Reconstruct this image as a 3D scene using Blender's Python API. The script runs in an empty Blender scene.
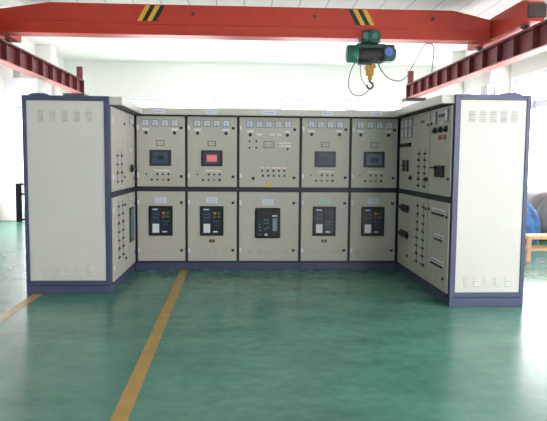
import bpy, bmesh, math, random
from mathutils import Vector, Matrix
random.seed(7)
PI = math.pi
scene = bpy.context.scene
COL = scene.collection

# ---------------------------------------------------------------- materials
def lin(c):
    r = []
    for v in c:
        v /= 255.0
        r.append(v / 12.92 if v <= 0.04045 else ((v + 0.055) / 1.055) ** 2.4)
    return r

def mat(name, rgb, rough=0.5, metal=0.0, var=0.06, scale=6.0, bump=0.0, spec=0.5, emit=None, estr=1.0):
    m = bpy.data.materials.new(name)
    m.use_nodes = True
    nt = m.node_tree
    b = nt.nodes['Principled BSDF']
    tc = nt.nodes.new('ShaderNodeTexCoord')
    nz = nt.nodes.new('ShaderNodeTexNoise')
    nz.inputs['Scale'].default_value = scale
    nz.inputs['Detail'].default_value = 5
    nt.links.new(tc.outputs['Object'], nz.inputs['Vector'])
    rp = nt.nodes.new('ShaderNodeValToRGB')
    c = lin(rgb)
    rp.color_ramp.elements[0].position = 0.3
    rp.color_ramp.elements[1].position = 0.7
    rp.color_ramp.elements[0].color = [v * (1 - var) for v in c] + [1]
    rp.color_ramp.elements[1].color = [min(1, v * (1 + var)) for v in c] + [1]
    nt.links.new(nz.outputs['Fac'], rp.inputs['Fac'])
    nt.links.new(rp.outputs['Color'], b.inputs['Base Color'])
    b.inputs['Roughness'].default_value = rough
    b.inputs['Metallic'].default_value = metal
    b.inputs['Specular IOR Level'].default_value = spec
    if bump:
        bp = nt.nodes.new('ShaderNodeBump')
        bp.inputs['Strength'].default_value = bump
        bp.inputs['Distance'].default_value = 0.01
        nt.links.new(nz.outputs['Fac'], bp.inputs['Height'])
        nt.links.new(bp.outputs['Normal'], b.inputs['Normal'])
    if emit:
        b.inputs['Emission Color'].default_value = lin(emit) + [1]
        b.inputs['Emission Strength'].default_value = estr
    return m

M = {}
M['door'] = mat('pebble_grey_paint', (192, 188, 178), 0.42, var=0.02)
M['panel'] = mat('light_grey_paint', (214, 213, 206), 0.45, var=0.02, scale=3)
M['header'] = mat('header_grey_paint', (200, 199, 191), 0.45, var=0.02)
M['blue'] = mat('slate_blue_paint', (72, 79, 110), 0.4, var=0.05)
M['navy'] = mat('navy_frame_paint', (40, 42, 58), 0.45, var=0.05)
M['black'] = mat('black_plastic', (22, 22, 26), 0.4, var=0.05)
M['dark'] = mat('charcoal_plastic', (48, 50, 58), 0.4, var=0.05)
M['screen'] = mat('dark_screen_glass', (74, 82, 108), 0.35, var=0.25, scale=14, spec=0.3)
M['screen_grey'] = mat('grey_screen_glass', (104, 114, 134), 0.35, var=0.12, scale=14, spec=0.3)
M['screen_red'] = mat('lit_red_screen', (200, 96, 92), 0.3, var=0.1, emit=(235, 130, 125), estr=0.25)
M['bezel'] = mat('meter_bezel', (138, 148, 168), 0.35, var=0.04)
M['dial'] = mat('meter_dial', (214, 222, 232), 0.3, var=0.03)
M['ink'] = mat('dial_ink', (92, 102, 124), 0.5, var=0.02)
M['label'] = mat('pale_label', (214, 222, 236), 0.4, var=0.03)
M['teal_label'] = mat('teal_label', (176, 214, 206), 0.4, var=0.03)
M['sticker'] = mat('white_sticker', (232, 234, 238), 0.5, var=0.03)
M['yellow_sticker'] = mat('yellow_sticker', (224, 200, 40), 0.5, var=0.04)
M['brk_face'] = mat('breaker_face', (44, 52, 74), 0.35, var=0.12, scale=20)
M['brk_dark'] = mat('breaker_dark_face', (30, 34, 46), 0.35, var=0.1, scale=20)
M['teal'] = mat('teal_print', (70, 120, 140), 0.4, var=0.1)
M['green_btn'] = mat('green_button', (50, 130, 90), 0.35, var=0.05)
M['red_btn'] = mat('red_button', (180, 50, 55), 0.35, var=0.05)
M['amber_btn'] = mat('amber_button', (190, 140, 70), 0.35, var=0.05)
M['white_btn'] = mat('white_button', (235, 235, 235), 0.35, var=0.03)
M['steel'] = mat('brushed_steel', (170, 172, 178), 0.35, metal=0.8, var=0.06)
M['crane'] = mat('crane_red_paint', (176, 52, 34), 0.45, var=0.1, scale=2.5)
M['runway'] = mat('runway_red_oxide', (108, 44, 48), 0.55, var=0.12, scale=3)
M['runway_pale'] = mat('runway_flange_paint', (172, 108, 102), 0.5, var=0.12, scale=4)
M['rust'] = mat('dark_bearing_steel', (58, 48, 46), 0.6, var=0.15)
M['hoist'] = mat('hoist_green_paint', (22, 70, 60), 0.45, var=0.12)
M['hoist_cap'] = mat('hoist_motor_green', (30, 118, 100), 0.4, var=0.12)
M['hoist_dark'] = mat('hoist_drum_steel', (44, 46, 44), 0.5, var=0.2, scale=20)
M['hook'] = mat('hook_yellow_paint', (168, 116, 36), 0.45, var=0.2, scale=20)
M['stripe'] = mat('stripe_yellow', (206, 160, 52), 0.5, var=0.06)
M['blue_cap'] = mat('blue_badge', (84, 110, 190), 0.3, var=0.1)
M['cable'] = mat('black_cable', (30, 28, 30), 0.6, var=0.05)
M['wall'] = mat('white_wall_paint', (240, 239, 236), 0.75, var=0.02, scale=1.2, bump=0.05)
M['pier'] = mat('pier_plaster', (232, 230, 226), 0.75, var=0.03, scale=1.5, bump=0.05)
M['concrete'] = mat('grey_concrete', (200, 200, 204), 0.75, var=0.04, scale=3, bump=0.1)
M['frame'] = mat('window_frame_paint', (214, 218, 228), 0.5, var=0.03)
M['matt_black'] = mat('matt_black_paint', (20, 19, 24), 0.85, var=0.05, spec=0.08)
M['wood'] = mat('pale_wood', (206, 160, 118), 0.55, var=0.12, scale=9)
M['tarp'] = mat('blue_tarpaulin', (52, 104, 160), 0.6, var=0.4, scale=9, bump=0.6)
M['tank'] = mat('grey_tank_paint', (128, 126, 130), 0.45, var=0.06)
M['paper'] = mat('pink_paper', (232, 214, 208), 0.7, var=0.05)
M['yellow_paint'] = mat('floor_line_paint', (172, 140, 74), 0.4, var=0.14, scale=5)

def mat_floor():
    m = bpy.data.materials.new('green_epoxy_floor')
    m.use_nodes = True
    nt = m.node_tree; L = nt.links; b = nt.nodes['Principled BSDF']
    tc = nt.nodes.new('ShaderNodeTexCoord')
    n1 = nt.nodes.new('ShaderNodeTexNoise'); n1.inputs['Scale'].default_value = 1.1; n1.inputs['Detail'].default_value = 8; n1.inputs['Roughness'].default_value = 0.68
    mp = nt.nodes.new('ShaderNodeMapping'); mp.inputs['Scale'].default_value = (1.0, 2.2, 1.0)
    L.new(tc.outputs['Object'], mp.inputs['Vector']); L.new(mp.outputs['Vector'], n1.inputs['Vector'])
    n2 = nt.nodes.new('ShaderNodeTexNoise'); n2.inputs['Scale'].default_value = 9; n2.inputs['Detail'].default_value = 6
    L.new(tc.outputs['Object'], n2.inputs['Vector'])
    mx = nt.nodes.new('ShaderNodeMix'); mx.data_type = 'FLOAT'; mx.inputs[0].default_value = 0.3
    L.new(n1.outputs['Fac'], mx.inputs[2]); L.new(n2.outputs['Fac'], mx.inputs[3])
    rp = nt.nodes.new('ShaderNodeValToRGB')
    rp.color_ramp.elements[0].position = 0.32; rp.color_ramp.elements[1].position = 0.7
    rp.color_ramp.elements[0].color = lin((54, 108, 94)) + [1]
    rp.color_ramp.elements[1].color = lin((96, 150, 134)) + [1]
    L.new(mx.outputs[0], rp.inputs['Fac']); L.new(rp.outputs['Color'], b.inputs['Base Color'])
    rr = nt.nodes.new('ShaderNodeMapRange')
    rr.inputs['To Min'].default_value = 0.20; rr.inputs['To Max'].default_value = 0.29
    L.new(n2.outputs['Fac'], rr.inputs['Value']); L.new(rr.outputs['Result'], b.inputs['Roughness'])
    bp = nt.nodes.new('ShaderNodeBump'); bp.inputs['Strength'].default_value = 0.008; bp.inputs['Distance'].default_value = 0.02
    L.new(n1.outputs['Fac'], bp.inputs['Height']); L.new(bp.outputs['Normal'], b.inputs['Normal'])
    b.inputs['Specular IOR Level'].default_value = 0.5
    return m
M['floor'] = mat_floor()

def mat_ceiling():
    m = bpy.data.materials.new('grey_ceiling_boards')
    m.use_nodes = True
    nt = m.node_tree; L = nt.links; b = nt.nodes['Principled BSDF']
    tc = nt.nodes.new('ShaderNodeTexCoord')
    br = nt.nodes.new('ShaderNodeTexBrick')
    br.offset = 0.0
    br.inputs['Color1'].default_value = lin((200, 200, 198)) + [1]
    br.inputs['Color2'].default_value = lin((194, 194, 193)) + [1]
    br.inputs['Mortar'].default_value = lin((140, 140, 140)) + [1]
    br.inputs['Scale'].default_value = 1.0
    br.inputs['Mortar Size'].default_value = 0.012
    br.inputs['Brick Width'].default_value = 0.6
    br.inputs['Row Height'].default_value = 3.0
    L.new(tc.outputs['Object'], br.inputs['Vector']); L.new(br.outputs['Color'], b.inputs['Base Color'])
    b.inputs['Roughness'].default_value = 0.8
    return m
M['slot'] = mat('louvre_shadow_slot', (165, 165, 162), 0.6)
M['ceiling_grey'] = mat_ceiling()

def mat_glass():
    m = bpy.data.materials.new('window_glass')
    m.use_nodes = True
    nt = m.node_tree; nt.nodes.clear()
    o = nt.nodes.new('ShaderNodeOutputMaterial'); mx = nt.nodes.new('ShaderNodeMixShader')
    t = nt.nodes.new('ShaderNodeBsdfTransparent'); g = nt.nodes.new('ShaderNodeBsdfGlossy'); f = nt.nodes.new('ShaderNodeFresnel')
    g.inputs['Roughness'].default_value = 0.02; f.inputs['IOR'].default_value = 1.3
    ge = nt.nodes.new('ShaderNodeNewGeometry'); sub = nt.nodes.new('ShaderNodeMath'); sub.operation = 'SUBTRACT'; sub.inputs[0].default_value = 1.0
    mu = nt.nodes.new('ShaderNodeMath'); mu.operation = 'MULTIPLY'
    nt.links.new(ge.outputs['Backfacing'], sub.inputs[1]); nt.links.new(sub.outputs[0], mu.inputs[0]); nt.links.new(f.outputs[0], mu.inputs[1])
    nt.links.new(mu.outputs[0], mx.inputs[0]); nt.links.new(t.outputs[0], mx.inputs[1]); nt.links.new(g.outputs[0], mx.inputs[2])
    nt.links.new(mx.outputs[0], o.inputs['Surface'])
    return m
M['glass'] = mat_glass()

# ---------------------------------------------------------------- mesh building
class MB:
    """collects shapes into one bmesh; every shape has a material key"""
    def __init__(self):
        self.bm = bmesh.new(); self.keys = []
    def mi(self, k):
        if k not in self.keys: self.keys.append(k)
        return self.keys.index(k)
    def _faces(self, verts, k, smooth=False):
        i = self.mi(k)
        fs = {f for v in verts for f in v.link_faces}
        for f in fs: f.material_index = i; f.smooth = smooth
        return fs
    def box(self, a, b, k, bev=0.0, seg=1):
        lo = [min(a[i], b[i]) for i in range(3)]; hi = [max(a[i], b[i]) for i in range(3)]
        r = bmesh.ops.create_cube(self.bm, size=1.0)
        vs = r['verts']
        for v in vs:
            v.co = Vector([lo[i] + (v.co[i] + 0.5) * (hi[i] - lo[i]) for i in range(3)])
        self._faces(vs, k)
        if bev > 0:
            es = list({e for v in vs for e in v.link_edges})
            i = self.mi(k)
            r = bmesh.ops.bevel(self.bm, geom=es, offset=bev, segments=seg, affect='EDGES', profile=0.5)
            for f in r['faces']: f.material_index = i
        return self
    def cyl(self, p, q, r, k, n=16, r2=None, smooth=True):
        p = Vector(p); q = Vector(q); d = q - p
        rot = d.to_track_quat('Z', 'Y').to_matrix().to_4x4()
        mtx = Matrix.Translation((p + q) / 2) @ rot
        res = bmesh.ops.create_cone(self.bm, cap_ends=True, cap_tris=False, segments=n, radius1=r, radius2=r if r2 is None else r2, depth=d.length, matrix=mtx)
        for f in self._faces(res['verts'], k, smooth):
            if len(f.verts) > 4: f.smooth = False
        return self
    def ball(self, c, r, k, sx=1, sy=1, sz=1, n=16):
        res = bmesh.ops.create_uvsphere(self.bm, u_segments=n, v_segments=n // 2, radius=r, matrix=Matrix.Translation(c) @ Matrix.Diagonal((sx, sy, sz, 1)))
        self._faces(res['verts'], k, True)
        return self
    def prism(self, pts, axis, a, b, k):
        """polygon pts (2D) extruded along axis from a to b"""
        def P(u, v, w):
            return {'x': (w, u, v), 'y': (u, w, v), 'z': (u, v, w)}[axis]
        A = [self.bm.verts.new(P(u, v, a)) for u, v in pts]
        B = [self.bm.verts.new(P(u, v, b)) for u, v in pts]
        i = self.mi(k); n = len(pts)
        fs = [self.bm.faces.new(A), self.bm.faces.new(B)]
        for j in range(n): fs.append(self.bm.faces.new((A[j], A[(j + 1) % n], B[(j + 1) % n], B[j])))
        for f in fs: f.material_index = i
        bmesh.ops.recalc_face_normals(self.bm, faces=fs)
        return self
    def tube(self, pts, r, k, n=8):
        P = [Vector(p) for p in pts]
        # smooth the path with Catmull-Rom
        out = []
        for i in range(len(P) - 1):
            p0 = P[max(i - 1, 0)]; p1 = P[i]; p2 = P[i + 1]; p3 = P[min(i + 2, len(P) - 1)]
            for s in range(8):
                t = s / 8
                out.append(0.5 * ((2 * p1) + (p2 - p0) * t + (2 * p0 - 5 * p1 + 4 * p2 - p3) * t * t + (3 * p1 - p0 - 3 * p2 + p3) * t ** 3))
        out.append(P[-1])
        rings = []; i = self.mi(k)
        for j, c in enumerate(out):
            d = (out[min(j + 1, len(out) - 1)] - out[max(j - 1, 0)]).normalized()
            ref = Vector((0, 1, 0)) if abs(d.y) < 0.9 else Vector((1, 0, 0))
            u = d.cross(ref).normalized(); w = d.cross(u)
            rings.append([self.bm.verts.new(c + r * (u * math.cos(2 * PI * a / n) + w * math.sin(2 * PI * a / n))) for a in range(n)])
        for A, B in zip(rings, rings[1:]):
            for a in range(n):
                f = self.bm.faces.new((A[a], A[(a + 1) % n], B[(a + 1) % n], B[a])); f.smooth = True; f.material_index = i
        for R_ in (rings[0], rings[-1]):
            f = self.bm.faces.new(R_); f.material_index = i
        bmesh.ops.recalc_face_normals(self.bm, faces=self.bm.faces[:])
        return self
    def build(self, name, parent=None, loc=None):
        me = bpy.data.meshes.new(name)
        self.bm.to_mesh(me); self.bm.free()
        for k in self.keys: me.materials.append(M[k])
        o = bpy.data.objects.new(name, me)
        COL.objects.link(o)
        if parent: o.parent = parent
        if loc: o.location = loc
        return o

def tag(o, label, cat, group=None):
    o['label'] = label; o['category'] = cat
    if group: o['group'] = group
    return o
def thing(name, label, cat, loc=(0, 0, 0), rz=0.0, group=None):
    o = bpy.data.objects.new(name, None); COL.objects.link(o)
    o.empty_display_size = 0.2
    o.location = loc; o.rotation_euler = (0, 0, rz)
    return tag(o, label, cat, group)
def structure(o):
    o['kind'] = 'structure'; return o

# ---------------------------------------------------------------- room shell
XW0, XW1, YB, YF, ZC = -6.2, 6.8, -11.0, 13.0, 4.95
T = 0.24
structure(MB().box((XW0 - T, YB - T, -0.15), (XW1 + T, YF + T, 0), 'floor').build('floor'))
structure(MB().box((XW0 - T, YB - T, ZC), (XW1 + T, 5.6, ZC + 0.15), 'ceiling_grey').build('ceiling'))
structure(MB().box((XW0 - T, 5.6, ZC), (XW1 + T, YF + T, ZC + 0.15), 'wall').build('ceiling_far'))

def wall_with_holes(name, fixed, u0, u1, axis, holes, k='wall'):
    """axis 'x': wall runs along Y at fixed=(xa, xb); axis 'y': runs along X at fixed=(ya, yb). holes: (u0, u1, z0, z1)"""
    m = MB()
    def add(a, b, z0, z1):
        if b - a < 1e-4 or z1 - z0 < 1e-4: return
        if axis == 'x': m.box((fixed[0], a, z0), (fixed[1], b, z1), k)
        else: m.box((a, fixed[0], z0), (b, fixed[1], z1), k)
    cur = u0
    for (a, b, z0, z1) in sorted(holes):
        add(cur, a, 0, ZC); add(a, b, 0, z0); add(a, b, z1, ZC); cur = b
    add(cur, u1, 0, ZC)
    return structure(m.build(name))

WIN_R = [(7.35, 9.95, 0.92, 3.68), (2.35, 6.66, 0.92, 3.68), (-2.3, 1.7, 0.92, 3.9), (-6.6, -2.9, 0.92, 3.9), (-10.7, -7.0, 0.92, 3.9)]
WIN_L = [(7.3, 10.0, 0.12, 3.25), (2.3, 6.3, 0.12, 3.25)]  # second bay is unseen, added to brighten the left floor and pier
WIN_F = [(-3.98, -0.98, 0.95, 3.69), (1.28, 3.7, 0.95, 3.76), (4.0, 6.2, 0.95, 3.76)]
WIN_B_ADDED = [(3.3, 6.4, 0.4, 4.2)]  # unseen window, added and sized to light the cabinets from front right
wall_with_holes('wall_right', (XW1, XW1 + T), YB - T, YF + T, 'x', WIN_R)
wall_with_holes('wall_left', (XW0 - T, XW0), YB - T, YF + T, 'x', WIN_L)
wall_with_holes('wall_far', (YF, YF + T), XW0, XW1, 'y', WIN_F)
wall_with_holes('wall_near', (YB - T, YB), XW0, XW1, 'y', WIN_B_ADDED)

wn = [0]
def window(axis, fixed, u0, u1, z0, z1, n_mull, transom=None):
    wn[0] += 1
    root = structure(MB_frame(axis, fixed, u0, u1, z0, z1, n_mull, transom).build('window_%d' % wn[0]))
    g = MB()
    c = (fixed[0] + fixed[1]) / 2
    if axis == 'x': g.box((c - 0.003, u0 + .05, z0 + .05), (c + 0.003, u1 - .05, z1 - .05), 'glass')
    else: g.box((u0 + .05, c - 0.003, z0 + .05), (u1 - .05, c + 0.003, z1 - .05), 'glass')
    g.build('window_glass', root)
    # daylight portal in the opening
    ld = bpy.data.lights.new('window_portal', 'AREA'); ld.shape = 'RECTANGLE'
    ld.size = u1 - u0; ld.size_y = z1 - z0; ld.cycles.is_portal = True
    lo = bpy.data.objects.new('window_portal', ld); COL.objects.link(lo)
    mid = (u0 + u1) / 2; zm = (z0 + z1) / 2
    if axis == 'x':
        s = 1 if c > 0 else -1
        lo.location = (fixed[1] + .03 if s > 0 else fixed[0] - .03, mid, zm)
        lo.rotation_euler = (PI / 2, 0, s * PI / 2)
    else:
        s = 1 if c > 0 else -1
        lo.location = (mid, fixed[1] + .03 if s > 0 else fixed[0] - .03, zm)
        lo.rotation_euler = (PI / 2, 0, PI if s > 0 else 0)
        if s > 0: lo.rotation_euler = (-PI / 2, 0, 0)
    if axis == 'x': lo.rotation_euler = Vector((-1 if c > 0 else 1, 0, 0)).to_track_quat('-Z', 'Z').to_euler()
    else: lo.rotation_euler = Vector((0, -1 if c > 0 else 1, 0)).to_track_quat('-Z', 'Z').to_euler()
    return root
def MB_frame(axis, fixed, u0, u1, z0, z1, n_mull, transom):
    m = MB(); c = (fixed[0] + fixed[1]) / 2; h = 0.04; w = 0.06
    def bar(a, b, za, zb):
        if axis == 'x': m.box((c - h, a, za), (c + h, b, zb), 'frame', 0.006)
        else: m.box((a, c - h, za), (b, c + h, zb), 'frame', 0.006)
    bar(u0, u0 + w, z0, z1); bar(u1 - w, u1, z0, z1); bar(u0 + w, u1 - w, z0, z0 + w); bar(u0 + w, u1 - w, z1 - w, z1)
    for i in range(1, n_mull + 1):
        u = u0 + (u1 - u0) * i / (n_mull + 1); bar(u - .025, u + .025, z0 + w, z1 - w)
    if transom: bar(u0 + w, u1 - w, transom[0], transom[1])
    return m
for (a, b, c, d) in WIN_R: window('x', (XW1, XW1 + T), a, b, c, d, 3, (2.84, 3.02))
for i, (a, b, c, d) in enumerate(WIN_L): window('x', (XW0 - T, XW0), a, b, c, d, 2)
for (a, b, c, d) in WIN_F: window('y', (YF, YF + T), a, b, c, d, 2, (2.6, 2.68))
for (a, b, c, d) in WIN_B_ADDED: window('y', (YB - T, YB), a, b, c, d, 2, (2.6, 2.68))

# piers with corbels that carry the crane runways
tn = [0]
def pier(side, y0, y1, xin, xcorb, ztop):
    tn[0] += 1
    m = MB()
    xw = XW0 if side < 0 else XW1
    m.box((xw, y0, 0), (xin, y1, ZC), 'pier', 0.015)
    o = structure(m.build('trim_%d' % tn[0]))
    c = MB()
    d = 0.24 if side < 0 else -0.24
    c.prism([(xin - d, ztop - 0.70), (xin - d, ztop), (xcorb, ztop), (xcorb, ztop - 0.48), ((xin + xcorb) / 2 , ztop - 0.70)], 'y', y0 - .03, y1 - .02, 'concrete')
    o2 = structure(c.build('trim_corbel', o))
    return o
pier(-1, 6.76, 7.22, -5.65, -5.07, 3.53)
pier(1, 6.76, 7.22, 6.27, 6.2, 3.53)
pier(-1, 10.05, 10.6, -5.75, -4.8, 3.43)
pier(1, 10.05, 10.6, 6.4, 5.0, 3.43)
pier(-1, 1.4, 1.9, -5.65, -4.85, 3.50)
pier(1, 1.75, 2.25, 6.27, 6.2, 3.53)
pier(-1, -4.2, -3.7, -5.65, -4.85, 3.50)
pier(1, -2.85, -2.35, 6.27, 6.2, 3.53)

# floor lines
l = MB().prism([(-0.885, -0.0), (-0.78, -0.0), (-0.63, -7.8), (-0.735, -7.8)], 'z', 0.0005, 0.002, 'yellow_paint').build('floor_line')
tag(l, 'long yellow painted line running down the middle of the green floor', 'floor line', 'yellow floor lines')
l = MB().prism([(-2.41, -1.45), (-2.30, -1.45), (-2.28, -7.8), (-2.39, -7.8)], 'z', 0.0005, 0.002, 'yellow_paint').build('floor_line')
tag(l, 'short yellow painted line at left, ending under the left end cabinet', 'floor line', 'yellow floor lines')

# ---------------------------------------------------------------- switchboard cabinets
Z_LD0, Z_LD1, Z_UD0, Z_UD1, Z_H0, Z_H1 = 0.130, 1.112, 1.180, 2.156, 2.170, 2.262
FY = -0.020       # door front plane (local)

def meter(p, x, z, s=0.098):
    m = MB()
    h = s / 2
    m.box((x - h, FY - 0.014, z - h * .94), (x + h, FY, z + h * .94), 'bezel', 0.004)
    i = h * 0.80
    m.box((x - i, FY - 0.0155, z - i * .94), (x + i, FY - 0.013, z + i * .94), 'dial')
    # scale arc and needle
    for a in range(-4, 5):
        t = a * 0.17
        cx = x + math.sin(t) * s * .34; cz = z - h * .45 + math.cos(t) * s * .34
        m.box((cx - .0018, FY - 0.0165, cz - .004), (cx + .0018, FY - 0.015, cz + .004), 'ink')
    m.prism([(x - .0015, z - h * .5), (x + .0025, z - h * .5), (x - s * .16, z + h * .3), (x - s * .19, z + h * .28)], 'y', FY - 0.0168, FY - 0.015, 'ink')
    m.box((x - .008, FY - 0.017, z - h * .62), (x + .008, FY - 0.015, z - h * .40), 'ink')
    return m.build('meter', p)
def plate(p, x0, x1, z0, z1, k='label', name='label_plate', lines=1, ink='bezel'):
    m = MB().box((x0, FY - 0.003, z0), (x1, FY, z1), k)
    w = x1 - x0; h = z1 - z0
    for i in range(lines):
        zc = z1 - h * (i + 0.5 + 0.25) / (lines + 0.5)
        m.box((x0 + w * .14, FY - 0.0036, zc - h * .035), (x1 - w * .14, FY - 0.0029, zc + h * .035), ink)
    return m.build(name, p)
def knob(p, x, z, r=0.018, ang=0.6, name='selector_switch'):
    m = MB()
    m.cyl((x, FY, z), (x, FY - 0.008, z), r * 1.25, 'dark', 20)
    m.cyl((x, FY - 0.008, z), (x, FY - 0.022, z), r, 'black', 20)
    d = Vector((math.cos(ang), 0, math.sin(ang))); n = Vector((-d.z, 0, d.x))
    c = Vector((x, 0, z))
    pts = [c + d * r * 1.5 + n * r * .28, c + d * r * 1.5 - n * r * .28, c - d * r * 1.1 - n * r * .35, c - d * r * 1.1 + n * r * .35]
    m.prism([(q.x, q.z) for q in pts], 'y', FY - 0.036, FY - 0.018, 'black')
    return m.build(name, p)
def button(p, x, z, k, r=0.017, ring='dark', name='push_button'):
    m = MB()
    m.cyl((x, FY, z), (x, FY - 0.006, z), r, ring, 18)
    m.cyl((x, FY - 0.006, z), (x, FY - 0.014, z), r * .72, k, 18)
    return m.build(name, p)
def lock(p, x, z):
    m = MB()
    m.box((x - .020, FY - 0.006, z - .018), (x + .020, FY, z + .018), 'black', 0.004)
    m.cyl((x, FY - 0.006, z), (x, FY - 0.014, z), .012, 'dark', 14)
    return m.build('door_lock', p)
def hinge(p, x, z):
    m = MB()
    m.cyl((x, FY - 0.006, z - .035), (x, FY - 0.006, z + .035), .008, 'sticker', 12)
    m.box((x - .004, FY - 0.004, z - .03), (x + .022, FY, z + .03), 'sticker')
    return m.build('hinge', p)
def screen(p, x, z, w, h, kind='dark'):
    m = MB()
    m.box((x - w / 2, FY - 0.018, z - h / 2), (x + w / 2, FY, z + h / 2), 'dark', 0.007, 2)
    iw, ih = w * .36, h * .36
    m.box((x - iw, FY - 0.0195, z - ih), (x + iw, FY - 0.017, z + ih), {'dark': 'screen', 'red': 'screen', 'grey': 'screen_grey'}[kind])
    if kind == 'red':
        m.box((x - w * .235, FY - 0.0205, z - h * .21), (x + w * .235, FY - 0.019, z + h * .21), 'screen_red')
    elif kind == 'dark':
        m.box((x - w * .12, FY - 0.0203, z - h * .12), (x + w * .16, FY - 0.0192, z + h * .16), 'brk_dark')
    else:
        m.box((x - w * .2, FY - 0.0203, z - h * .2), (x + w * .2, FY - 0.0192, z + h * .12), 'screen')
    return m.build('display_panel', p)
def label_frame(p, x0, x1, z0, z1):
    m = MB()
    m.box((x0, FY - 0.006, z0), (x1, FY, z1), 'dark', 0.002)
    m.box((x0 + .008, FY - 0.007, z0 + .008), (x1 - .008, FY - 0.005, z1 - .008), 'door')
    m.box((x0 + .02, FY - 0.0075, (z0 + z1) / 2 - .004), (x1 - .02, FY - 0.0065, (z0 + z1) / 2 + .002), 'bezel')
    return m.build('counter_window', p)
def breaker(p, x0, x1, z0, z1, colours=True):
    """air circuit breaker behind a black cut-out frame"""
    m = MB(); w = x1 - x0; h = z1 - z0; t = 0.022
    m.box((x0, FY - 0.02, z0), (x0 + t, FY, z1), 'black', .004); m.box((x1 - t, FY - 0.02, z0), (x1, FY, z1), 'black', .004)
    m.box((x0 + t, FY - 0.02, z1 - t), (x1 - t, FY, z1), 'black', .004); m.box((x0 + t, FY - 0.02, z0), (x1 - t, FY, z0 + t), 'black', .004)
    m.box((x0 + t, FY - 0.008, z0 + t), (x1 - t, FY - 0.001, z1 - t), 'brk_dark')
    X = lambda u: x0 + w * u
    Z = lambda v: z0 + h * v
    y = FY - 0.012
    m.box((X(.10), y, Z(.08)), (X(.47), FY - .002, Z(.93)), 'brk_face', .003)
    m.box((X(.51), y, Z(.08)), (X(.90), FY - .002, Z(.93)), 'brk_dark', .003)
    m.box((X(.15), y - .001, Z(.865)), (X(.38), y + .001, Z(.905)), 'label')
    m.box((X(.15), y - .001, Z(.72)), (X(.42), y + .001, Z(.735)), 'teal'); m.box((X(.15), y - .001, Z(.60)), (X(.40), y + .001, Z(.62)), 'teal')
    m.box((X(.15), y - .003, Z(.10)), (X(.43), y + .001, Z(.40)), 'sticker')
    m.box((X(.56), y - .002, Z(.11)), (X(.76), y + .001, Z(.155)), 'label')
    m.box((X(.55), y - .002, Z(.80)), (X(.86), y + .001, Z(.84)), 'dark')
    for u, v, k in ((.62, .76, 'amber_btn'), (.80, .76, 'green_btn'), (.62, .64, 'red_btn'), (.80, .64, 'green_btn')):
        m.box((X(u - .06), y - .006, Z(v - .035)), (X(u + .06), y + .001, Z(v + .035)), k if colours else 'brk_face', .002)
    m.cyl((X(.70), y, Z(.38)), (X(.70), y - .006, Z(.38)), w * .10, 'brk_face', 20)
    m.box((X(.55), y - .002, Z(.48)), (X(.86), y + .001, Z(.50)), 'teal')
    return m.build('circuit_breaker', p)
def breaker_round(p, x0, x1, z0, z1):
    m = MB(); w = x1 - x0; h = z1 - z0
    m.box((x0, FY - 0.022, z0), (x1, FY, z1), 'black', .02, 3)
    X = lambda u: x0 + w * u
    Z = lambda v: z0 + h * v
    y = FY - 0.026
    m.box((X(.10), y, Z(.09)), (X(.62), FY - .02, Z(.88)), 'brk_dark', .002)
    m.box((X(.67), y - .002, Z(.20)), (X(.90), FY - .02, Z(.80)), 'dark', .002)
    m.box((X(.70), y - .003, Z(.24)), (X(.87), y, Z(.66)), 'bezel')
    m.box((X(.68), y - .003, Z(.72)), (X(.88), y, Z(.76)), 'label')
    for u, v in ((.38, .60), (.50, .60), (.38, .50), (.50, .50), (.18, .46), (.18, .36), (.40, .30), (.50, .34), (.22, .26)):
        m.box((X(u - .045), y - .003, Z(v - .022)), (X(u + .045), y + .001, Z(v + .022)), 'teal')
    m.box((X(.38), y - .003, Z(.08)), (X(.50), y + .001, Z(.15)), 'label')
    m.box((X(.10), y - .002, Z(.10)), (X(.30), y + .001, Z(.12)), 'teal')
    return m.build('circuit_breaker', p)
def louvres(p, xs, z0, z1, name='louvre_vent', k='door', w=0.05, y=None, n=4, right=True):
    y = FY if y is None else y
    for x in xs:
        m = MB()
        for i in range(n):
            z = z0 + (z1 - z0) * (i + .5) / n
            m.prism([(y, z - .008), (y - .010, z - .008), (y, z + .010)], 'x', x - w / 2, x + w / 2, k)
        m.build(name, p)

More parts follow.
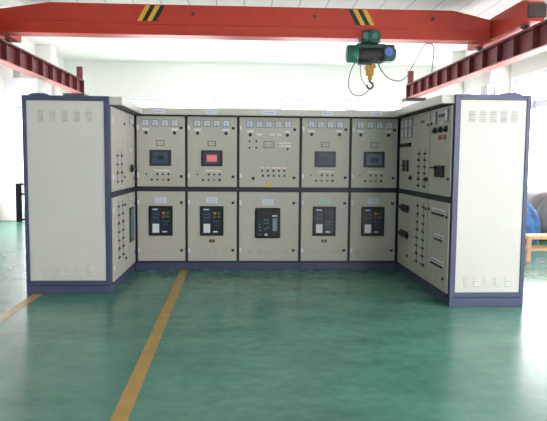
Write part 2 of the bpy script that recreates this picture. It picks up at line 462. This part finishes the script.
def cabinet(name, label, w, depth, loc, rz, group, hood=(0, 0), ends=False, seam=0.0, posts=(0.018, 0.018), door_k='door'):
    """local frame: x across the front, front face at y=0 looking to -y, body towards +y. Returns root, upper door, lower door"""
    r = thing(name, label, 'electrical cabinet', loc, rz, group)
    a, b = -w / 2 + seam / 2, w / 2 - seam / 2
    pl, pr = posts
    # frame: posts and cross rails
    m = MB()
    m.box((a, 0, 0.10), (a + pl + .012, 0.05, 2.17), 'navy', .003)
    m.box((b - pr - .012, 0, 0.10), (b, 0.05, 2.17), 'navy', .003)
    for z0, z1 in ((0.10, 0.135), (1.106, 1.186), (2.145, 2.17)):
        m.box((a + pl + .012, 0.0, z0), (b - pr - .012, 0.05, z1), 'navy')
    m.build('cabinet_frame', r)
    # carcass: sides, back, roof
    m = MB()
    m.box((a, 0.05, 0.10), (a + .012, depth, 2.236), 'panel'); m.box((b - .012, 0.05, 0.10), (b, depth, 2.236), 'panel')
    m.box((a + .012, depth - .012, 0.10), (b - .012, depth, 2.236), 'panel')
    m.box((a + .012, 0.03, 2.224), (b - .012, depth - .012, 2.236), 'panel'); m.box((a + .012, 0.05, 0.10), (b - .012, depth - .012, 0.115), 'navy')
    m.build('carcass', r)
    MB().box((a, 0.012, 0.0), (b, depth, 0.10), 'blue', .003).build('plinth', r)
    d0, d1 = a + pl, b - pr
    out = []
    for nm, z0, z1 in (('upper_door', Z_UD0, Z_UD1), ('lower_door', Z_LD0, Z_LD1)):
        m = MB().box((d0, FY, z0), (d1, -0.001, z1), door_k, .006, 2)
        out.append(m.build(nm, r))
    # projecting header hood over the doors
    ha, hb = a + hood[0], b - hood[1]
    m = MB()
    m.box((ha, -0.14, Z_H0), (hb, 0.03, Z_H1), 'header', .004)
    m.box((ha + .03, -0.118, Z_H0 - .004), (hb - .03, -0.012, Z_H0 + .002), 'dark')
    h = m.build('header', r)
    out.append(h)
    return (r, *out)
def header_plate(h, x, w=0.15):
    m = MB().box((x - w / 2, -0.144, 2.186), (x + w / 2, -0.139, 2.238), 'label')
    m.box((x - w * .36, -0.1446, 2.208), (x + w * .36, -0.1435, 2.216), 'bezel')
    m.build('name_plate', h)

# back row --------------------------------------------------------------
XL, XR = -1.5196, 2.2139
G = 'switchboard cabinets of the back row'
edges = [XL, -0.800, -0.077, 0.801, 1.508, XR]
BTN = [('dark', 'white_btn', 'black', 'green_btn', 'black'), ('black', 'green_btn', 'amber_btn', 'black')]
def standard_row_cabinet(i, label, scr, key, teal, colours):
    x0, x1 = edges[i], edges[i + 1]; w = x1 - x0
    pl, pr = (0.036, 0.018) if i == 0 else ((0.018, 0.036) if i == 4 else (0.018, 0.018))
    r, ud, ld, hd = cabinet('switchboard_cabinet', label, w, 0.9, ((x0 + x1) / 2, 0, 0), 0, G, posts=(pl, pr))
    c = (pl - pr) / 2 - 0.005
    if i == 0: MB().box((-w / 2 - .12, 0.001, 0), (-w / 2, .06, 2.236), 'navy').build('corner_leak_filler', r)  # filler added behind the corner to block light leaking through the gap
    if i == 4: MB().box((w / 2, 0.001, 0), (w / 2 + .12, .06, 2.236), 'navy').build('corner_leak_filler', r)  # same added light-blocking filler at the right corner
    header_plate(hd, c)
    for k in range(4): meter(ud, c - .2 + k * .1335, 2.062)
    for s in (-1, 1):
        plate(ud, c + s * .197 - .045, c + s * .197 + .045, 1.962, 1.988, 'sticker', lines=1)
        knob(ud, c + s * .197, 1.925, ang=random.choice((0.2, 0.7, 2.6)))
    label_frame(ud, c - .057, c + .055, 1.747, 1.822)
    screen(ud, c, 1.580, .30, .222, scr)
    plate(ud, c - .09, c + .13, 1.398, 1.412, 'sticker', lines=0)
    for k in range(5): button(ud, c - .198 + k * .0768, 1.354, BTN[0][k], r=0.016 if k else .011)
    for k in range(4): button(ud, c - .122 + k * .0768, 1.276, BTN[1][k], r=.018 if k == 3 else .016)
    lock(ud, w / 2 - pr - .052, 1.998); lock(ud, w / 2 - pr - .052, 1.322)
    for z in (2.0, 1.34): hinge(ud, -w / 2 + pl + .010, z)
    plate(ld, c - .077, c + .083, .953, 1.032, 'teal_label' if teal else 'label', lines=2)
    breaker(ld, c - .166, c + .164, .492, .910, colours)
    if key:
        m = MB().box((c - .038, FY - .006, .395), (c + .040, FY, .437), 'black', .004)
        m.box((c - .020, FY - .0075, .409), (c + .022, FY - .005, .423), 'amber_btn')
        m.build('key_switch', ld)
    louvres(ld, [c - .21 + k * .105 for k in range(5)], .235, .285, n=2, w=.07)
    lock(ld, w / 2 - pr - .052, .957); lock(ld, w / 2 - pr - .052, .282)
    for z in (.96, .28): hinge(ld, -w / 2 + pl + .010, z)
standard_row_cabinet(0, 'grey cabinet first from left in the back row, dark screen, in the left corner', 'dark', False, False, True)
standard_row_cabinet(1, 'grey cabinet with the lit red screen, second from left in the back row', 'red', True, False, True)
standard_row_cabinet(3, 'grey cabinet with a teal label on its lower door, right of the wide screenless cabinet', 'dark', True, True, False)
standard_row_cabinet(4, 'grey cabinet last on the right of the back row, in the shaded corner', 'grey', False, False, True)
# the wide one in the middle
x0, x1 = edges[2], edges[3]; w = x1 - x0
r, ud, ld, hd = cabinet('switchboard_cabinet', 'widest cabinet in the middle of the back row, five meters, yellow sticker, no screen', w, 0.9, ((x0 + x1) / 2, 0, 0), 0, G)
c0 = (x0 + x1) / 2
L = lambda x: x - c0
header_plate(hd, -.01, .18)
for k in range(5): meter(ud, L(.085) + k * .1333, 2.057)
for x, a in ((.09, 1.2), (.613, 2.4)):
    plate(ud, L(x) - .04, L(x) + .04, 1.948, 1.972, 'sticker', lines=1); knob(ud, L(x), 1.911, ang=a)
for x in (.22, .40, .50): plate(ud, L(x) - .035, L(x) + .035, 1.905, 1.93, 'sticker', lines=1)
for x in (.082, .176):
    for z in (1.821, 1.732): button(ud, L(x), z, 'dark' if x < .1 else 'black', r=.014)
label_frame(ud, L(.28), L(.422), 1.731, 1.823)
for z in (1.80, 1.76): plate(ud, L(.50), L(.66), z - .01, z + .01, 'sticker', lines=1)
knob(ud, L(.615), 1.715, r=.012, ang=0)
for k, q in enumerate(('white_btn', 'white_btn', 'green_btn', 'black', 'black', 'red_btn', 'red_btn')):
    button(ud, L(.107 + k * .078), 1.413, q, r=.012 if k < 2 else .017)
for k in range(5):
    plate(ud, L(.272 + k * .076) - .028, L(.272 + k * .076) + .028, 1.444, 1.460, 'sticker', lines=0)
    button(ud, L(.272 + k * .076), 1.342, ('black', 'black', 'green_btn', 'green_btn', 'green_btn')[k], r=.017)
knob(ud, L(.135), 1.304, ang=.9)
MB().box((L(.307), FY - .0025, 1.187), (L(.392), FY, 1.235), 'yellow_sticker').build('warning_sticker', ud)
lock(ud, L(.715), 1.99); lock(ud, L(.71), 1.315)
plate(ld, L(.271), L(.423), .932, 1.011, 'label', lines=2)
breaker_round(ld, L(.166), L(.522), .46, .888)
louvres(ld, [-.25 + k * .12 for k in range(5)], .235, .285, n=2, w=.08)
lock(ld, L(.712), .957); lock(ld, L(.712), .282)
for z in (2.0, 1.34): hinge(ud, -w / 2 + .028, z)
for z in (.96, .28): hinge(ld, -w / 2 + .028, z)

# end walls of the wings: blue frame, light panel, louvres ------------------
def end_wall(r, xf, y0, y1, out, cap_x, frame_k='blue'):
    """closing frame on the camera-facing side of a wing end cabinet; local plane x=xf, outward direction out (+1/-1)"""
    t = 0.03
    A, B = (xf, xf + out * t)
    m = MB()
    st, top, bot = 0.058, 0.055, 0.055
    m.box((A, y0, 0.10), (B, y0 + st, 2.262), 'blue', .003); m.box((A, y1 - 0.045, 0.10), (B, y1, 2.262), 'blue', .003)
    m.box((A, y0 + st, 2.262 - top), (B, y1 - .045, 2.262), 'blue', .003); m.box((A, y0 + st, 0.105), (B, y1 - .045, 0.10 + bot), 'blue', .003)
    fr = m.build('end_frame', r)
    p = MB().box((A, y0 + st, 0.10 + bot), (xf + out * .022, y1 - .045, 2.262 - top), 'panel', .004).build('end_panel', r)
    # louvres, embossed outwards
    W = y1 - y0
    for z0, z1, n in ((1.975, 2.10, 5), (0.22, 0.33, 4)):
        for k in range(5):
            yc = y0 + W * (.23 + .14 * k)
            m = MB()
            for i in range(n):
                z = z0 + (z1 - z0) * (i + .5) / n
                X0 = xf + out * .022
                pts = [(X0, z - .008), (X0 + out * .012, z - .008), (X0, z + .010)]
                m.prism(pts, 'y', yc - .032, yc + .032, 'panel')
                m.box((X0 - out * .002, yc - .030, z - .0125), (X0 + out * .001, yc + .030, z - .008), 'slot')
            m.build('louvre_vent', p)
    MB().box((A, y0, 0), (B, y1, 0.10), 'blue', .003).build('end_plinth', r)

# left wing (faces +X): local x -> world Y, local -y -> world +X  (rotation +90)
GL = 'cabinets of the left wing'
LY0, LYS = -1.551, -0.69
def bus(p, xs, z0, z1, n, side=1):
    """mimic bus bars with switch ticks"""
    for x in xs:
        m = MB()
        m.box((x - .006, FY - .003, z0), (x + .006, FY, z1), 'ink')
        for i in range(n):
            z = z0 + (z1 - z0) * (i + .4) / n
            m.box((x - .045, FY - .012, z - .010), (x + .045, FY, z + .010), 'black', .002)
            if i % 3 == 1: m.box((x - .014, FY - .014, z + .012), (x + .014, FY, z + .026), 'red_btn', .002)
        m.build('mimic_diagram', p)
cy = (LY0 + 0.03 + LYS) / 2; w = LYS - LY0 - 0.03
r, ud, ld, hd = cabinet('switchboard_cabinet', 'front cabinet of the left wing with a grey panel in a dark blue frame', w, 0.965, (XL, cy, 0), PI / 2, GL, posts=(.016, .012))
Lx = lambda y: y - cy
end_wall(r, -w / 2, 0.0, 0.965, -1, None)
bus(ud, (Lx(-1.235), Lx(-.985)), 1.245, 1.66, 4)
lock(ud, Lx(-.80), 1.996); lock(ud, Lx(-.807), 1.332)
bus(ld, (Lx(-1.20), Lx(-.95)), .33, 1.05, 7)
lock(ld, Lx(-.80), .98); lock(ld, Lx(-.80), .30)
for z in (2.0, 1.34): hinge(ud, -w / 2 + .03, z)
for z in (.96, .28): hinge(ld, -w / 2 + .03, z)
cy = LYS / 2; w = -LYS
r2, ud, ld, hd = cabinet('switchboard_cabinet', 'inner cabinet of the left wing with a black handle and a tall dark window', w, 0.965, (XL, cy, 0), PI / 2, GL, hood=(0, .165), posts=(.012, .10))
Lx = lambda y: y - cy
m = MB().box((Lx(-.465), FY - .012, 2.012), (Lx(-.285), FY, 2.108), 'bezel', .004)
m.box((Lx(-.445), FY - .0135, 2.026), (Lx(-.305), FY - .011, 2.094), 'dial'); m.build('meter', ud)
m = MB(); m.cyl((Lx(-.37), FY, 1.434), (Lx(-.37), FY - .03, 1.434), .05, 'black', 20)
m.box((Lx(-.50), FY - .055, 1.418), (Lx(-.33), FY - .028, 1.45), 'black', .006); m.build('rotary_handle', ud)
plate(ud, Lx(-.48), Lx(-.30), 1.66, 1.70, 'label')
m = MB().box((Lx(-.53), FY - .015, .455), (Lx(-.25), FY, .92), 'dark', .006)
m.box((Lx(-.49), FY - .017, .50), (Lx(-.29), FY - .014, .88), 'teal')
for k in range(5): m.box((Lx(-.47), FY - .019, .55 + k * .07), (Lx(-.31), FY - .016, .565 + k * .07), 'ink')
m.build('meter_window', ld)
plate(ld, Lx(-.48), Lx(-.30), 1.02, 1.06, 'teal_label')
lock(ud, Lx(-.155), 2.01); lock(ud, Lx(-.155), 1.30); lock(ld, Lx(-.155), .95); lock(ld, Lx(-.155), .28)

# right wing (faces -X): rotation -90, local x -> world -Y
GR = 'cabinets of the right wing'
RY0, RYS = -2.2296, -1.45
cy = (RY0 + .03 + RYS) / 2; w = RYS - RY0 - .03
r, ud, ld, hd = cabinet('switchboard_cabinet', 'front cabinet of the right wing with a white panel in a pale blue frame', w, 0.811, (XR, cy, 0), -PI / 2, GR, posts=(.012, .016))
Rx = lambda y: -(y - cy)
end_wall(r, w / 2, 0.0, 0.811, 1, None)
for y in (-1.66, -2.06):
    m = MB().box((Rx(y + .04), FY - .02, 1.985), (Rx(y - .04), FY, 2.125), 'bezel', .006)
    m.box((Rx(y + .026), FY - .022, 2.0), (Rx(y - .026), FY - .019, 2.11), 'dial'); m.build('meter', ud)
m = MB().box((Rx(-1.77), FY - .008, 2.05), (Rx(-1.95), FY, 2.085), 'dark'); m.build('label_plate', ud)
for y in (-1.66, -1.85, -2.03): knob(ud, Rx(y), 1.912, r=.030, ang=.5)
plate(ud, Rx(-1.78), Rx(-1.93), 1.97, 2.0, 'label')
m = MB()
for y in (-1.78, -1.85, -1.95, -1.99): m.box((Rx(y), FY - .01, 1.80), (Rx(y - .03), FY, 1.85), 'red_btn', .003)
m.build('red_indicator', ud)
m = MB().box((Rx(-1.69), FY - .02, 1.385), (Rx(-2.0), FY, 1.515), 'black', .006)
for k in range(6): m.box((Rx(-1.72 - k * .045), FY - .024, 1.40), (Rx(-1.735 - k * .045), FY - .019, 1.50), 'dark')
m.box((Rx(-1.62), FY - .05, 1.48), (Rx(-1.78), FY - .02, 1.50), 'black', .003); m.build('isolator_switch', ud)
lock(ud, Rx(-1.505), 1.996); lock(ud, Rx(-2.13), 1.37)
for z0, y0_, y1_ in ((.985, -1.62, -2.07), (.70, -1.74, -2.04), (.41, -1.64, -2.06)):
    m = MB(); m.box((Rx(y0_), FY - .004, z0 - .02), (Rx(y1_), FY, z0 + .045), 'sticker')
    m.box((Rx(y0_ - .02), FY - .022, z0 - .028), (Rx(y1_ + .02), FY, z0 - .004), 'black', .004)
    m.box((Rx(y0_ - .02), FY - .006, z0 + .012), (Rx(y1_ + .02), FY, z0 + .022), 'ink'); m.build('pull_handle', ld)
lock(ld, Rx(-1.505), 1.0); lock(ld, Rx(-2.13), .96); lock(ld, Rx(-2.06), .27)
louvres(ld, [Rx(-1.75), Rx(-1.95)], .19, .27, n=4, w=.12)

cy = RYS / 2; w = -RYS
r2, ud, ld, hd = cabinet('switchboard_cabinet', 'inner cabinet of the right wing, two rows of three small meters by the corner', w, 0.811, (XR, cy, 0), -PI / 2, GR, hood=(.165, 0), posts=(.10, .012))
Rx = lambda y: -(y - cy)
for row, z in enumerate((2.062, 1.93)):
    for k in range(3): meter(ud, Rx(-.245 - k * .2), z, .125)
m = MB().box((Rx(-.17), FY - .02, 1.755), (Rx(-.66), FY, 1.805), 'black', .005)
m.build('terminal_strip', ud)
plate(ud, Rx(-1.06), Rx(-1.22), 2.028, 2.06, 'ink', lines=0)
bus(ud, (Rx(-1.03), Rx(-1.28)), 1.225, 1.70, 6)
for y in (-.30, -.48):
    m = MB().box((Rx(y), FY - .02, 1.42), (Rx(y - .09), FY, 1.58), 'dark', .006)
    m.box((Rx(y + .02), FY - .03, 1.49), (Rx(y - .11), FY - .018, 1.51), 'black', .003); m.build('isolator_switch', ud)
knob(ud, Rx(-.70), 1.345, r=.026); knob(ud, Rx(-1.39), 1.345, r=.022); lock(ud, Rx(-1.39), 1.99)
for z in (.925, .57):
    m = MB().box((Rx(-.25), FY - .012, z - .05), (Rx(-.62), FY, z + .05), 'dark', .005)
    m.box((Rx(-.22), FY - .05, z - .012), (Rx(-.68), FY - .01, z + .02), 'black', .006); m.build('pull_handle', ld)
bus(ld, (Rx(-1.04), Rx(-1.29)), .26, 1.06, 8)
lock(ld, Rx(-1.39), .99); lock(ld, Rx(-1.36), .30); button(ld, Rx(-.62), .30, 'black', r=.02)

# covers lying on the end cabinets' roofs
def roof_cover(x0, x1, y, label):
    m = MB()
    c = (x0 + x1) / 2; hw = (x1 - x0) / 2
    n = 10
    pts = [(x0, 0.0)] + [(c - hw * math.cos(PI * i / n), 0.03 + 0.036 * math.sin(PI * i / n) ** .7) for i in range(n + 1)] + [(x1, 0.0)]
    m.prism([(p[0], p[1] + 2.238) for p in pts], 'y', y - .16, y + .16, 'blue')
    m.cyl((c - .05, y, 2.300), (c + .05, y, 2.300), .014, 'navy', 10)
    return tag(m.build('vent_cover'), label, 'vent cover', 'vent covers on the cabinet roofs')
roof_cover(-2.46, -2.23, -1.25, 'low dark blue vent cover on the roof of the left front cabinet')
roof_cover(2.76, 3.01, -1.9, 'low blue vent cover on the roof of the right front cabinet')

# ---------------------------------------------------------------- crane
def runway(x, inward, label, y_end, post_z):
    r = thing('crane_runway', label, 'crane runway', (x, 0, 0), 0, 'crane runways along the side walls')
    z0, z1, y0 = 3.53, 3.96, -8.0
    fw = 0.13
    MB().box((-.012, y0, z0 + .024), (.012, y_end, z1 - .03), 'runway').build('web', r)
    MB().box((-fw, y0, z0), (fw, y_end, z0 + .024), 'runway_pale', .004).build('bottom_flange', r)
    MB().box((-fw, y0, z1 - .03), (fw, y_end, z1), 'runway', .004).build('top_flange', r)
    MB().box((-.028, y0, z1), (.028, y_end - .25, z1 + .055), 'rust', .006).build('rail', r)
    k = 0; y = y_end - .02
    while y > y0:
        for s in (-1, 1):
            MB().prism([(s * .012, z0 + .024), (s * .012, z1 - .03), (s * (fw - .01), z1 - .03), (s * (fw - .01), z0 + .024)], 'y', y - .012, y + .012, 'runway').build('stiffener', r)
        y -= 0.75
    MB().box((-.08, y_end - .10, z1), (.08, y_end + .02, post_z), 'runway', .005).build('end_stop', r)
    MB().box((-.42 if inward > 0 else -.20, y_end - .35, z0 - .085), (.20 if inward > 0 else .42, y_end + .25, z0), 'rust', .005).build('bearing_plate', r)
    return r
runway(-5.0, 1, 'dark red crane runway beam along the left wall', 10.40, 4.36)
runway(5.2, -1, 'dark red crane runway beam along the right wall', 10.36, 4.38)

def carriage(x, label):
    g = thing('end_carriage', label, 'crane carriage', (x, 3.98, 4.015), 0, 'end carriages of the crane')
    m = MB()
    m.prism([(-1.75, .06), (1.15, .06), (1.15, .30), (.35, .48), (-1.55, .48), (-1.75, .40)], 'x', -.15, .15, 'crane')
    m.build('beam', g)
    for y in (-1.35, .8):
        MB().cyl((-.05, y, .10), (.05, y, .10), .098, 'rust', 20).build('wheel', g)
    MB().box((-.17, -1.80, .12), (.17, -1.75, .36), 'rust', .01).build('buffer', g)
    return g
carriage(-5.0, 'red crane end carriage on the left runway, cut off by the frame')
carriage(5.2, 'red crane end carriage riding on the right runway')

g = thing('crane_girder', 'long red overhead crane girder with yellow and black warning stripes', 'crane girder', (0, 3.8, 0))
zb, zt = 4.03, 4.625
m = MB()
m.prism([(-4.83, zb + .045), (5.03, zb + .045), (5.03, zt - .17), (4.25, zt), (-3.85, zt), (-4.83, zt - .15)], 'y', 0.02, 0.36, 'crane')
m.box((-4.83, 0.0, zb), (5.03, 0.38, zb + .05), 'crane', .004)
m.box((-4.83, 0.0, zb + .20), (5.03, .03, zb + .225), 'crane', .004)
m.build('box_girder', g)
def stripes(x0, lean, order, name='warning_stripes'):
    m = MB(); w = .095
    for i, k in enumerate(order):
        a = x0 + i * w
        m.prism([(a, zb + .27), (a + w, zb + .27), (a + w + lean, zt - .02), (a + lean, zt - .02)], 'y', 0.0165, 0.021, k)
    m.build(name, g)
stripes(-2.12, .17, ('stripe', 'black', 'stripe', 'black'))
stripes(2.26, -.17, ('black', 'stripe', 'black', 'stripe'))
for x in (-1.017, 1.411, 3.826):
    MB().cyl((x, .021, 4.45), (x, .0, 4.45), .035, 'rust', 16).build('bolt', g)

# hoist
h = thing('electric_hoist', 'green electric hoist hanging under the red crane girder', 'hoist', (2.60, 3.98, 0))
zc = 3.755; R_ = .17
m = MB()
m.cyl((-.30, 0, zc), (.27, 0, zc), R_ * .92, 'hoist_dark', 32)
for i in range(14): m.cyl((-.28 + i * .04, 0, zc), (-.262 + i * .04, 0, zc), R_ * .96, 'hoist_dark', 32)
m.build('rope_drum', h)
m = MB(); m.box((-.31, -.12, zc + .10), (.28, .14, zc + .19), 'hoist', .02, 2)
m.box((-.30, .06, zc - .17), (.27, .19, zc + .15), 'hoist', .02, 2); m.build('drum_housing', h)
m = MB(); m.cyl((-.48, 0, zc), (-.28, 0, zc), R_ * 1.04, 'hoist_cap', 28); m.cyl((-.50, 0, zc), (-.48, 0, zc), R_ * .85, 'hoist', 28, R_ * 1.0)
for i in range(4): m.cyl((-.455 + i * .045, 0, zc), (-.44 + i * .045, 0, zc), R_ * 1.08, 'hoist', 28)
m.build('motor', h)
m = MB(); m.box((.24, -.19, zc - .16), (.46, .16, zc + .17), 'hoist', .04, 3); m.cyl((.44, 0, zc), (.51, 0, zc), .15, 'hoist', 24, .12)
m.cyl((.34, -.188, zc + .02), (.34, -.205, zc + .02), .085, 'blue_cap', 24); m.build('gearbox', h)
m = MB()
m.box((-.24, -.20, zc + .20), (.16, .20, zc + .26), 'hoist', .03, 2)
m.box((-.20, -.06, zc + .15), (.14, .06, zc + .26), 'hoist_dark', .01)
m.box((-.20, -.235, zc + .20), (.14, -.20, zc + .43), 'hoist', .03, 2); m.box((-.20, .205, zc + .20), (.14, .24, zc + .43), 'hoist', .03, 2)
m.build('trolley', h)
m = MB(); m.cyl((.02, -.30, zc + .31), (.02, -.235, zc + .31), .125, 'hoist', 24, .14)
m.cyl((.02, -.31, zc + .31), (.02, -.30, zc + .31), .06, 'hoist_cap', 16)
m.cyl((-.14, -.235, zc + .32), (-.14, -.27, zc + .32), .075, 'hoist_cap', 16); m.build('trolley_motor', h)
m = MB()
m.box((-.26, -.06, zc - .22), (.02, .06, zc - .17), 'hoist', .01); m.build('rope_guide', h)
m = MB()
m.cyl((-.06, 0, zc - .20), (-.05, 0, zc - .17), .012, 'cable', 8); m.cyl((.04, 0, zc - .30), (.04, 0, zc - .10), .010, 'cable', 8)
m.cyl((-.06, 0, zc - .30), (-.06, 0, zc - .10), .010, 'cable', 8); m.build('hoist_rope', h)
m = MB()
m.box((-.09, -.055, zc - .44), (.07, .055, zc - .23), 'hook', .03, 2); m.cyl((-.06, -.06, zc - .28), (-.06, .06, zc - .28), .055, 'hook', 16)
m.cyl((.05, -.06, zc - .25), (.05, .06, zc - .25), .055, 'hook', 16); m.cyl((.0, 0, zc - .52), (.0, 0, zc - .42), .045, 'hook', 14); m.build('hook_block', h)
m = MB()
hp = [(0, 0, zc - .50), (0.0, 0, zc - .56), (.055, 0, zc - .60), (.06, 0, zc - .66), (.01, 0, zc - .70), (-.05, 0, zc - .67), (-.06, 0, zc - .62)]
m.tube(hp, .020, 'hoist_dark', 10); m.build('hook', h)

# cables
c = MB().tube([(2.28, 3.93, 3.60), (2.17, 3.92, 3.35), (2.15, 3.92, 3.08), (2.25, 3.92, 2.93), (2.42, 3.92, 2.91), (2.58, 3.92, 3.04)], .009, 'cable').build('pendant_cable')
tag(c, 'thin black pendant cable looping down left of the crane hook', 'cable', 'black cables of the crane')
c = MB().tube([(2.38, 3.90, 3.60), (2.38, 3.90, 3.40), (2.42, 3.90, 3.22), (2.54, 3.90, 3.06)], .007, 'cable').build('pendant_cable')
tag(c, 'short thin cable hanging straight just left of the yellow hook block', 'cable', 'black cables of the crane')
c = MB().tube([(2.74, 4.0, 3.62), (2.964, 4.5, 3.497), (3.385, 5.6, 3.492), (4.008, 7.2, 3.652), (4.643, 9.0, 3.954), (5.10, 10.22, 4.27)], .014, 'cable').build('festoon_cable')
tag(c, 'black cable sagging from the hoist to the right end stop', 'cable', 'black cables of the crane')
c = MB().tube([(5.13, 10.25, 4.33), (4.722, 8.0, 4.387), (4.192, 5.6, 4.251), (3.84, 4.2, 4.03), (3.90, 4.1, 4.01), (4.116, 4.6, 3.999), (4.6, 6.2, 3.97), (5.05, 7.7, 3.975)], .012, 'cable').build('festoon_cable')
tag(c, 'black wire looped up to the girder above the right runway', 'cable', 'black cables of the crane')

# ---------------------------------------------------------------- things at the sides
r = thing('steel_stand', 'black steel frame stand by the left pier, half hidden behind the left wing', 'stand', (-5.03, 6.6, 0))
MB().box((-.57, -.03, 0), (-.455, .06, .94), 'matt_black', .005).build('post', r)
MB().box((.40, -.03, 0), (.50, .06, .94), 'matt_black', .005).build('post', r)
for z in (.905, .66, .03): MB().box((-.455, -.015, z), (.40, .03, z + .045), 'matt_black', .003).build('rail', r)

r = thing('wooden_bench', 'small wooden bench standing on the floor right of the right wing', 'bench', (4.9, .80, 0))
for sx in (-1, 1):
    for sy in (-1, 1):
        MB().box((sx * .42 - .03 * (sx < 0) * 0 - .032, sy * .14 - .022, 0), (sx * .42 + .032, sy * .14 + .022, .355), 'wood', .004).build('leg', r)
MB().box((-.46, -.175, .355), (.46, .175, .415), 'wood', .008).build('seat', r)
for sy in (-1, 1): MB().box((-.388, sy * .14 - .016, .17), (.388, sy * .14 + .016, .215), 'wood', .003).build('stretcher', r)

# tarp-covered heap
bm = MB()
res = bmesh.ops.create_icosphere(bm.bm, subdivisions=4, radius=1.0)
rnd = random.Random(3)
ph = [rnd.uniform(0, 6) for _ in range(8)]
for v in res['verts']:
    x, y, z = v.co
    k = (abs(x) ** 3 + abs(y) ** 3 + abs(z) ** 3) ** (1 / 3)
    x, y, z = x / k, y / k, z / k
    f = 1 + .035 * math.sin(9 * x + ph[0] + 4 * z) + .03 * math.sin(13 * y + ph[1] + 5 * x) + .025 * math.sin(17 * z + 7 * x + ph[2])
    taper = 1 - .20 * (z + 1) / 2
    px = x * .29 * f * taper; py = y * .34 * f * taper; pz = .40 + z * .40 * (f if z > 0 else 1)
    pz -= max(0, px) * .35 * max(0, z)
    v.co = (px, py, max(0, pz))
bm._faces(res['verts'], 'tarp', True)
o = bm.build('tarpaulin_heap', None, (5.29, 2.6, 0))
tag(o, 'blue tarpaulin wrapped over a heap behind the wooden bench', 'tarpaulin')

r = thing('storage_tank', 'grey round tank lying beside the blue tarpaulin at the right edge', 'tank', (6.28, 3.4, 0))
m = MB(); m.cyl((0, -.25, .52), (0, .65, .52), .46, 'tank', 40); m.cyl((0, -.33, .52), (0, -.25, .52), .37, 'tank', 40, .46); m.build('tank_shell', r)
for y in (-.1, .5): MB().prism([(-.34, 0), (.34, 0), (.30, .28), (.15, .16), (-.15, .16), (-.30, .28)], 'y', y - .04, y + .04, 'dark').build('saddle', r)

r = thing('workbench', 'pale workbench under the right window behind the grey tank', 'workbench', (6.15, 5.1, 0))
MB().box((-.55, -.9, .86), (.55, .9, .91), 'frame', .006).build('bench_top', r)
for sx in (-1, 1):
    for sy in (-1, 1): MB().box((sx * .5 - .03, sy * .84 - .03, 0), (sx * .5 + .03, sy * .84 + .03, .86), 'frame').build('leg', r)
tag(MB().box((6.02, 4.5, .912), (6.16, 4.8, .96), 'dark', .015, 2).build('hand_tool'), 'small dark tool lying on the pale workbench', 'tool')
tag(MB().box((5.72, 4.45, .912), (5.92, 4.75, .93), 'paper', .004).build('paper_stack'), 'pinkish stack of paper on the pale workbench', 'paper')

r = thing('junction_box', 'small grey junction box on the right wall pier under the runway', 'junction box', (6.40, 6.756, 3.18))
MB().box((-.07, -.08, -.12), (.07, 0, .12), 'concrete', .008).build('box_body', r)
MB().cyl((0, -.04, .12), (0, -.04, .30), .015, 'concrete', 10).build('conduit', r)

# ---------------------------------------------------------------- light
wd = bpy.data.worlds.new('World'); scene.world = wd
wd.use_nodes = True
bg = wd.node_tree.nodes['Background']
bg.inputs['Color'].default_value = (1.0, 0.965, 0.975, 1)
bg.inputs['Strength'].default_value = 6.0

# ---------------------------------------------------------------- camera
yaw, pitch, roll, F = .0503, .0824, .0083, 600.0
f = Vector((math.sin(yaw) * math.cos(pitch), math.cos(yaw) * math.cos(pitch), -math.sin(pitch)))
r0 = Vector((math.cos(yaw), -math.sin(yaw), 0)); u0 = r0.cross(f)
rr = r0 * math.cos(roll) + u0 * math.sin(roll); uu = -r0 * math.sin(roll) + u0 * math.cos(roll)
cam = bpy.data.cameras.new('Camera'); co = bpy.data.objects.new('Camera', cam); COL.objects.link(co)
mw = Matrix((( rr.x, uu.x, -f.x, 0), (rr.y, uu.y, -f.y, -8.475), (rr.z, uu.z, -f.z, 1.55), (0, 0, 0, 1)))
co.matrix_world = mw
cam.sensor_width = 36.0; cam.lens = 36.0 * F / 547.0; cam.clip_start = 0.05
scene.camera = co
vs = scene.view_settings
vs.view_transform = 'Standard'; vs.look = 'None'; vs.gamma = 1; vs.exposure = 0.74; vs.use_curve_mapping = False
scene.cycles.use_denoising = True
scene.cycles.max_bounces = 10; scene.cycles.diffuse_bounces = 6
scene.cycles.sample_clamp_indirect = 6
